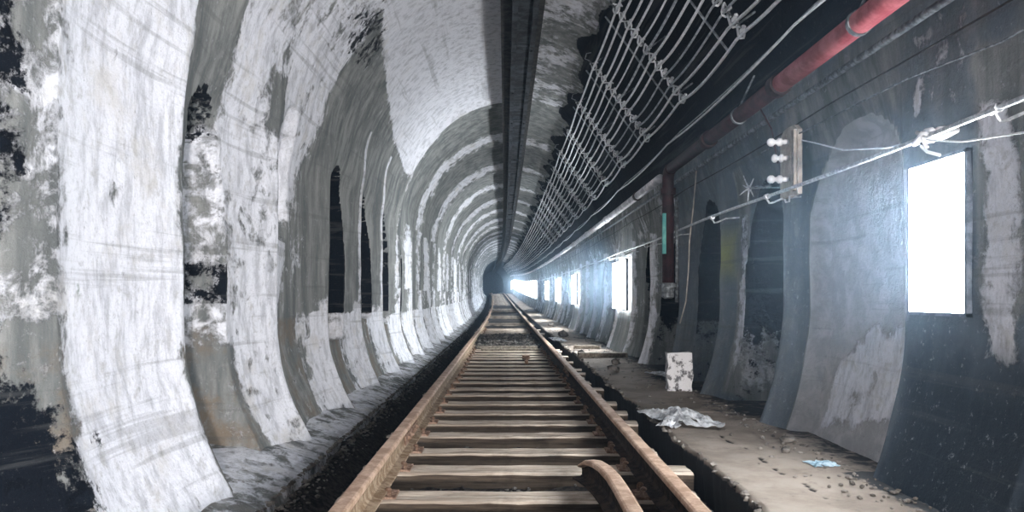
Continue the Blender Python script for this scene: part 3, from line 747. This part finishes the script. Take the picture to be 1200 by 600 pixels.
# crumpled sheets
def sheet(name, loc, w_, l_, h_, mat, label, cat, seed, rz=0, nx_=34, ny_=26):
    bm = bmesh.new(); V = []
    for j in range(ny_):
        for i in range(nx_):
            u, v = i/(nx_-1)-.5, j/(ny_-1)-.5
            e = 1+.25*mn.noise(Vector((u*3, v*3, seed))); p = Vector((u*3.2, v*3.2, seed*1.7))
            rdg = 1-abs(mn.noise(p))*2.2; rdg2 = 1-abs(mn.noise(p*2.3))*2.0
            z = h_*max(0, .55*rdg+.35*rdg2)*(1-.85*max(abs(u), abs(v))*1.7)+.006
            V.append(bm.verts.new((u*w_*e, v*l_*e+.03*mn.noise(p*1.5), max(.005, z))))
    for j in range(ny_-1):
        for i in range(nx_-1):
            if random.Random(seed*999+i//3*31+j//3).random() < .10 and (i < 6 or j < 5 or i > nx_-8 or j > ny_-7): continue
            bm.faces.new((V[j*nx_+i], V[j*nx_+i+1], V[(j+1)*nx_+i+1], V[(j+1)*nx_+i]))
    me = bpy.data.meshes.new(name); bm.to_mesh(me); bm.free(); me.materials.append(mat)
    o = bpy.data.objects.new(name, me); C.objects.link(o); o.location = loc; o.rotation_euler = (0, 0, rz)
    s = o.modifiers.new('thick', 'SOLIDIFY'); s.thickness = .003
    return tag(o, label, cat)
sheet('crumpled_sheet', (1.40, 5.95, .055), .44, .75, .13, M['paper'], 'large crumpled grey sheet hanging over the walkway edge', 'sheet', 3, .15)
sheet('crumpled_sheet', (1.26, 5.7, .055), .16, .26, .07, M['paper'], 'small crumpled rag on the walkway edge left of the large sheet', 'sheet', 8, -.4)
sheet('paper_scrap', (1.98, 9.35, .06), .22, .5, .05, M['paper'], 'white scrap of paper on the walkway beyond the block', 'paper', 5, .3)
sheet('paper_scrap', (1.86, 4.36, .055), .16, .13, .025, M['bluepaper'], 'pale blue scrap of litter on the tan walkway', 'paper', 11, .1)
sheet('paper_scrap', (1.20, 17.0, .06), .3, 1.3, .07, M['paper'], 'pale scrap lying beside the right rail far down the walkway', 'paper', 14, .05)

# ------------------------------------------------------------------ girder under the crown
GY = [-2.9+1.2*i for i in range(16)]+[16.5+1.5*i for i in range(1, 84)]
r = empty('overhead_girder', (0, 0, 0), 'long sooty steel girder hung under the crown of the vault', 'girder')
def par(name, sec, mat, z=0):
    m = MB(); m.sweep(sec, GY, bendx, bendz); return m.build(name, M[mat], r)
par('backing_strip', [(-.05, 4.20), (.43, 4.20), (.43, 4.47), (-.05, 4.47)], 'slot')
par('web', [(.10, 4.12), (.33, 4.12), (.33, 4.205), (.10, 4.205)], 'beam')
par('flange', [(.075, 4.06), (.135, 4.06), (.135, 4.15), (.075, 4.15)], 'beam')
par('flange', [(.295, 4.06), (.355, 4.06), (.355, 4.15), (.295, 4.15)], 'beam')
for k in range(22):
    y = 3.4+1.9*k; m = MB(); m.box((.215+bendx(y), y, 4.112+bendz(y)), (.16, .07, .02)); 
    m.ball((.11+bendx(y), y, 4.055+bendz(y)), .016, 6); m.ball((.32+bendx(y), y, 4.055+bendz(y)), .016, 6); m.build('splice_plate', M['beam'], r)

# ------------------------------------------------------------------ cables on racks
A_ = (1.15, 2.98+CZ); B_ = (1.83, 2.05+CZ); NC = 12; R0, RS = 3.84, 1.92
def cpos(j):
    t = j/(NC-1); return (A_[0]+(B_[0]-A_[0])*t, A_[1]+(B_[1]-A_[1])*t)
def sag_path(x, z, seed, y0=-2.8, y1=112, sag=.085):
    pts = []; rnd = random.Random(seed); nrow = int((y1-y0)/RS)+2; k0 = math.floor((y0-R0)/RS)
    y = y0
    jit = {}
    while y < y1:
        k = math.floor((y-R0)/RS); t = (y-R0)/RS-k
        for kk in (k, k+1):
            if kk not in jit: jit[kk] = (rnd.uniform(-.010, .010), rnd.uniform(-.010, .010))
        if k not in sg: pass
        j0, j1 = jit[k], jit[k+1]; s = sag*(.7+.6*((seed*7+k*13) % 10)/10)*4*t*(1-t)
        pts.append((x+bendx(y)+j0[0]*(1-t)+j1[0]*t-s*.25, y, z+bendz(y)+j0[1]*(1-t)+j1[1]*t-s))
        y += RS/8 if y < 30 else RS/2
    return pts
sg = {}
names = ['highest cable on the racks, nearest the crown', 'second cable down from the crown', 'third cable down from the crown', 'fourth cable down from the crown', 'fifth cable down from the crown', 'sixth cable down from the crown',
         'seventh cable down from the crown', 'sixth cable up from the wall head', 'fifth cable up from the wall head', 'fourth cable up from the wall head', 'third cable up from the wall head', 'second cable up from the wall head']
names[7:] = ['fifth cable up from the lowest', 'fourth cable up from the lowest', 'third cable up from the lowest', 'second cable up from the lowest', 'lowest cable on the racks']
for j in range(NC):
    x, z = cpos(j); m = MB(); m.tube(sag_path(x-.012, z-.02, j+1), .0135 if j not in (4, 8, 9) else .0105, 6)
    tag(m.build('feeder_cable', M['cable'] if j not in (5, 8, 9) else M['wire'], smooth=True), 'pale sagging cable on the racks, '+names[j].split(' on the')[0], 'cable', 'cables on the ceiling racks')

def clamp_mesh(big):
    m = MB(); 
    m.tube([(-.020, 0, .035), (-.020, 0, -.012), (-.008, 0, -.030), (.012, 0, -.030), (.022, 0, -.012), (.022, 0, .012)], .0075, 5)
    m.lathe((.0, 0, -.002), (.6, 0, .8), [(0, .010), (.010, .017), (.026, .017), (.032, .010), (.044, .014), (.052, .006)], 7)
    m.tube([(-.03, -.02, .028), (.035, .03, .034)], .006, 5)
    me = bpy.data.meshes.new('cable_clamp'); me.from_pydata(m.v, [], m.f); me.materials.append(M['porcelain']); return me
CM = clamp_mesh(True)
ROW = ['first', 'second', 'third', 'fourth', 'fifth', 'sixth', 'seventh', 'eighth']
dv = Vector((B_[0]-A_[0], 0, B_[1]-A_[1])).normalized()
for k in range(0, 34):
    y = R0+RS*k
    lab = '%s cable rack from the camera, steel bar with white clamps' % ROW[k-1] if 1 <= k <= 8 else 'distant cable rack bar under the right side of the vault' if k > 8 else 'cable rack bar just above the camera, out of sight'
    if k == 0: continue
    r = empty('cable_rack', (bendx(y), y, bendz(y)), lab, 'cable rack', 'racks carrying the cables' if k <= 8 else 'distant cable racks')
    m = MB(); a = Vector((A_[0]-.05, .0, A_[1]+.055))-dv*.03; b = Vector((B_[0]-.01, .0, B_[1]+.045))+dv*.05
    m.tube([a, b], .012, 6); m.build('cross_bar', M['rack'], r)
    if k < 14:
        m = MB(); m.tube([a+Vector((.01, .42, .0)), b+Vector((.0, .42, .0))], .011, 5); m.build('tie_rod', M['wire'], r)
    for q in (.06, .5, .94):
        p = a.lerp(b, q); m = MB(); nrm = Vector((.80, 0, .58)); m.tube([p, p+nrm*(.17 if q != .5 else .32)], .009, 5); m.build('hanger', M['rack'], r)
    if k < 14:
        m = MB(); m.tube([a, a+Vector((-.05, .0, .02)), a+Vector((-.03, .0, .09)), a+Vector((.03, 0, .10))], .005, 5); m.build('end_hook', M['wire'], r)
        for j in range(NC):
            x, z = cpos(j); c = bpy.data.objects.new('cable_clamp', CM); C.objects.link(c); c.parent = r; c.location = (x, 0, z); c.rotation_euler = (0, random.uniform(-.3, .3), random.uniform(-.5, .5))
            c.scale = (1.4,)*3

def line(name, pts, r, mat, label, cat, n=8, group=None):
    m = MB(); m.tube(pts, r, n); return tag(m.build(name, M[mat], smooth=True), label, cat, group)
def along(x, z, y0, y1, st=.5, sag=0, per=3.84, wob=0):
    pts = []; y = y0
    while y <= y1+1e-6:
        t = ((y-1) % per)/per; pts.append((x+bendx(y)+wob*mn.noise(Vector((y*.6, x, 0))), y, z+bendz(y)-sag*4*t*(1-t)+wob*mn.noise(Vector((y*.5, z, 4))))); y += st
        if y > 30: st = max(st, 1.2)
    return pts
line('single_cable', along(1.90, 1.79+CZ, -2.8, 100, .24, .05), .010, 'cable', 'single pale cable running below the cable racks above the pipe', 'cable', 6)
line('conduit', along(2.08, 1.40+CZ, -2.8, 100, .6, 0), .022, 'rack', 'grimy conduit along the wall head under the red pipe', 'conduit')
line('thin_wire', along(2.13, 1.27+CZ, -2.8, 60, .3, .02), .005, 'slot', 'thin black wire along the wall below the grimy conduit', 'wire', 5)
line('thin_wire', along(2.03, 1.92+CZ, -2.8, 60, .3, .03), .007, 'wire', 'thin grey wire across the black vault above the red pipe', 'wire', 5)

# red pipe with a maroon downpipe, then the white pipe beyond
PXX, PZZ = 1.86, 1.44+CZ
r = empty('red_pipe', (PXX, -2.8, PZZ), 'thick red pipe, sooted maroon towards its elbow, along the right wall head', 'pipe')
m = MB(); m.tube([(0, 0, 0), (0, 4.6, 0), (0, 7.85, 0)], .062, 18); m.build('painted_pipe', M['red'], r, smooth=True)
m = MB(); m.tube([(0, 7.85, 0), (0, 9.3, 0), (0, 11.15, 0)], .060, 18); m.build('sooted_pipe', M['darkred'], r, smooth=True)
for yy in (7.85, 9.6):
    m = MB(); m.lathe((0, yy-.05, 0), (0, 1, 0), [(0, .064), (0, .078), (.10, .078), (.10, .064)], 18); m.build('coupling', M['darkred'], r)
yb = 8.35+2.8; el = [(0, yb+.13*math.sin(a), -.13+.13*math.cos(a)) for a in [PI/2*i/8 for i in range(9)]]
m = MB(); m.tube([(0, yb-.05, 0)]+el+[(0, yb+.13, -1.28)], .066, 18); m.build('downpipe', M['darkred'], r, smooth=True)
m = MB(); m.lathe((0, yb+.13, -.20), (0, 0, -1), [(0, .068), (0, .086), (.07, .086), (.07, .068)], 18); m.build('flange', M['darkred'], r)
m = MB(); m.lathe((0, yb+.13, -1.28), (0, 0, -1), [(0, .066), (.0, .10), (.05, .10), (.05, .075), (.16, .07), (.18, .04)], 16); m.build('outlet', M['rack'], r)
m = MB(); m.box((-.055, yb+.085, -.72), (.04, .04, .46)); m.build('teal_strip', M['teal'], r)
m = MB(); m.tube([(.10, yb+.13, -.3), (.10, yb+.13, -1.5)], .02, 8); m.build('side_pipe', M['rack'], r, smooth=True)
# strap hangers
for i, yy in enumerate((3.9+2.8, 5.9+2.8)):
    m = MB(); m.lathe((0, yy-.015, 0), (0, 1, 0), [(0, .063), (0, .069), (.03, .069), (.03, .063)], 16); m.tube([(0, yy, .065), (.12, yy, .32)], .008, 6); m.build('strap_hanger', M['rack'], r)
r = empty('white_pipe', (PXX, 8.9, PZZ-.02), 'chalky white pipe running on beyond the red pipe towards the far end', 'pipe')
m = MB(); m.tube([(bendx(y), y-8.9, bendz(y)) for y in [8.9+.8*i for i in range(14)]+[21+1.6*i for i in range(52)]], .052, 14); m.build('pipe_body', M['whitepipe'], r, smooth=True)
for i in range(9):
    y = 10.4+3.2*i; m = MB(); m.lathe((bendx(y), y-8.9, bendz(y)), (0, 1, 0), [(0, .053), (0, .064), (.09, .064), (.09, .053)], 14); m.build('coupling', M['darkred'] if i == 0 else M['whitepipe'], r)

# handrail conduit along the right wall
r = empty('handrail_conduit', (1.98, -2.8, .76+CZ), 'thin pale conduit running the length of the right wall at head height', 'conduit')
m = MB(); m.tube([(bendx(y), y+2.8, bendz(y)+.01*math.sin(y*1.1)) for y in [-2.8+.4*i for i in range(60)]+[21.2+1.4*i for i in range(1, 62)]], .013, 8); m.build('tube', M['galv'], r, smooth=True)
for i, y in enumerate([3.0, 5.62, 7.1, 8.95, 10.6, 12.4, 14.2, 16, 17.8, 19.6]):
    m = MB(); m.tube([(0, y+2.8, -.018), (.02, y+2.8, -.05), (.05, y+2.8, -.045), (.13, y+2.8, -.01), (.26, y+2.8, 0)], .008, 6); m.lathe((0, y+2.775, 0), (0, 1, 0), [(0, .014), (0, .021), (.05, .021), (.05, .014)], 8); m.build('pipe_hook', M['galv'], r)
# white tie clamp at the near pier
r = empty('cable_knot', (1.99, 3.52, .74+CZ), 'white porcelain knob and knotted wire on the pier above the near window', 'insulator')
m = MB(); m.lathe((-.01, 0, .02), (1, 0, .2), [(0, .012), (.015, .035), (.045, .038), (.06, .022), (.08, .034), (.11, .030), (.17, .014)], 12); m.build('knob', M['porcelain'], r, smooth=True)
m = MB(); m.tube([(0, -.09, .01), (-.03, -.03, .03), (-.035, .03, -.01), (.01, .08, .01)], .012, 6); m.tube([(-.02, -.05, -.04), (-.02, .0, .03), (-.01, .05, .05)], .010, 6)
m.tube([(.0, -.12, -.09), (-.01, -.04, -.06), (0, .03, -.02)], .008, 6); m.build('wire_knot', M['porcelain'], r, smooth=True)
cat_pts = [Vector((2.0, 3.0, 1.06-.30+CZ-.02)), Vector((1.97, 3.4, .765+CZ)), Vector((1.98, 3.88, .80+CZ)), Vector((2.05, 4.5, .86+CZ-.04)), Vector((2.12, 5.1, 1.02+CZ)), Vector((2.15, 5.6, 1.15+CZ))]
cat_pts = [Vector((1.97, 2.2, .50+CZ)), Vector((1.97, 2.82, .625+CZ)), Vector((1.97, 3.2, .67+CZ)), Vector((1.98, 3.5, .74+CZ)), Vector((1.99, 3.88, .78+CZ)), Vector((2.05, 4.5, .89+CZ)), Vector((2.12, 5.1, 1.06+CZ)), Vector((2.15, 5.6, 1.2+CZ))]
line('slack_wire', cat_pts, .005, 'cable', 'slack thin wire looping past the porcelain knob on the near pier', 'wire', 6)
line('upper_wire', [(2.12, 2.4, 1.12+CZ), (2.14, 3.2, 1.10+CZ), (2.12, 3.9, 1.15+CZ), (2.11, 5.2, 1.17+CZ), (2.13, 6.2, 1.2+CZ)], .005, 'rack', 'thin dark wire high on the nearest pier of the right wall', 'wire', 6)
line('hanging_wire', [(2.06, 8.0, 1.36+CZ), (2.03, 8.0, 1.0+CZ), (1.99, 8.02, .6+CZ), (2.0, 8.1, .3+CZ), (2.02, 8.3, -.05+CZ), (1.99, 8.45, -.3+CZ)], .007, 'plywood', 'pale wire hanging down in front of the yellow-stained niche', 'wire', 6)
line('drop_rod', [(1.90, 5.55, 1.42+CZ), (1.98, 5.52, 1.25+CZ), (2.02, 5.5, .99+CZ)], .006, 'darkred', 'thin dull red rod dropping from the red pipe to the insulator board', 'rod', 6)

# insulator board
r = empty('insulator_board', (2.10, 5.50, .74+CZ), 'dusty board with three white porcelain insulators on a right-hand pier', 'insulator board')
m = MB(); hw = .17; hb = .52
ol = [(-hw, 0), (hw, .0), (hw, hb*.90), (hw*.6, hb*.985), (0, hb), (-hw*.6, hb*.985), (-hw, hb*.9)]
m.add([(0, a, b) for a, b in ol]+[(.035, a, b) for a, b in ol], [tuple(range(7)), tuple(range(13, 6, -1))]+[(i, (i+1) % 7, 7+(i+1) % 7, 7+i) for i in range(7)])
m.build('board', M['plywood'], r, bevel=.004)
m = MB(); m.box((-.012, -.10, .25), (.022, .014, .44)); m.box((-.012, -.15, .25), (.022, .014, .44)); m.build('channel_strip', M['plywood'], r, bevel=.002)
m = MB(); m.box((-.004, -.125, .25), (.010, .034, .44)); m.build('channel_slot', M['slot'], r)
for zz, ln in ((.405, 1.0), (.285, .8), (.13, 1.0)):
    m = MB(); m.lathe((-.005, -.02, zz), (-1, .25, .02), [(0, .016), (.03*ln, .020), (.045*ln, .016), (.052*ln, .030), (.075*ln, .032), (.088*ln, .018), (.098*ln, .016), (.112*ln, .030), (.135*ln, .032), (.15*ln, .020), (.155*ln, .006)], 12)
    m.build('porcelain_insulator', M['porcelain'], r, smooth=True)
m = MB(); m.tube([(-.012, -.05, 0), (-.015, -.05, -.04), (-.04, -.05, -.045), (-.05, -.05, -.02)], .007, 6); m.build('hook', M['galv'], r)
# broken lamp bracket left of the board
r = empty('wire_bracket', (2.02, 6.15, .86+CZ), 'spiky broken wire bracket left of the insulator board', 'bracket')
m = MB()
for a, b, l in ((.2, .3, .11), (1.1, -.2, .09), (2.0, .2, .12), (2.9, -.4, .08), (3.7, .3, .10), (4.6, 0, .12), (5.5, .4, .09)):
    m.tube([(0, 0, .04), (l*.5*math.cos(a), b*.05, .04+l*.55*math.sin(a)), (l*math.cos(a)*.8, b*.1, .04+l*math.sin(a))], [.008, .006, .003], 5)
m.ball((0, 0, .04), .022, 8); m.build('wire_spikes', M['galv'], r)
m = MB(); m.tube([(0, 0, .04), (.06, -.30, .0), (.09, -.45, -.02)], .007, 6); m.tube([(0, 0, .04), (.2, .05, .06)], .012, 6); m.build('stay', M['rack'], r)
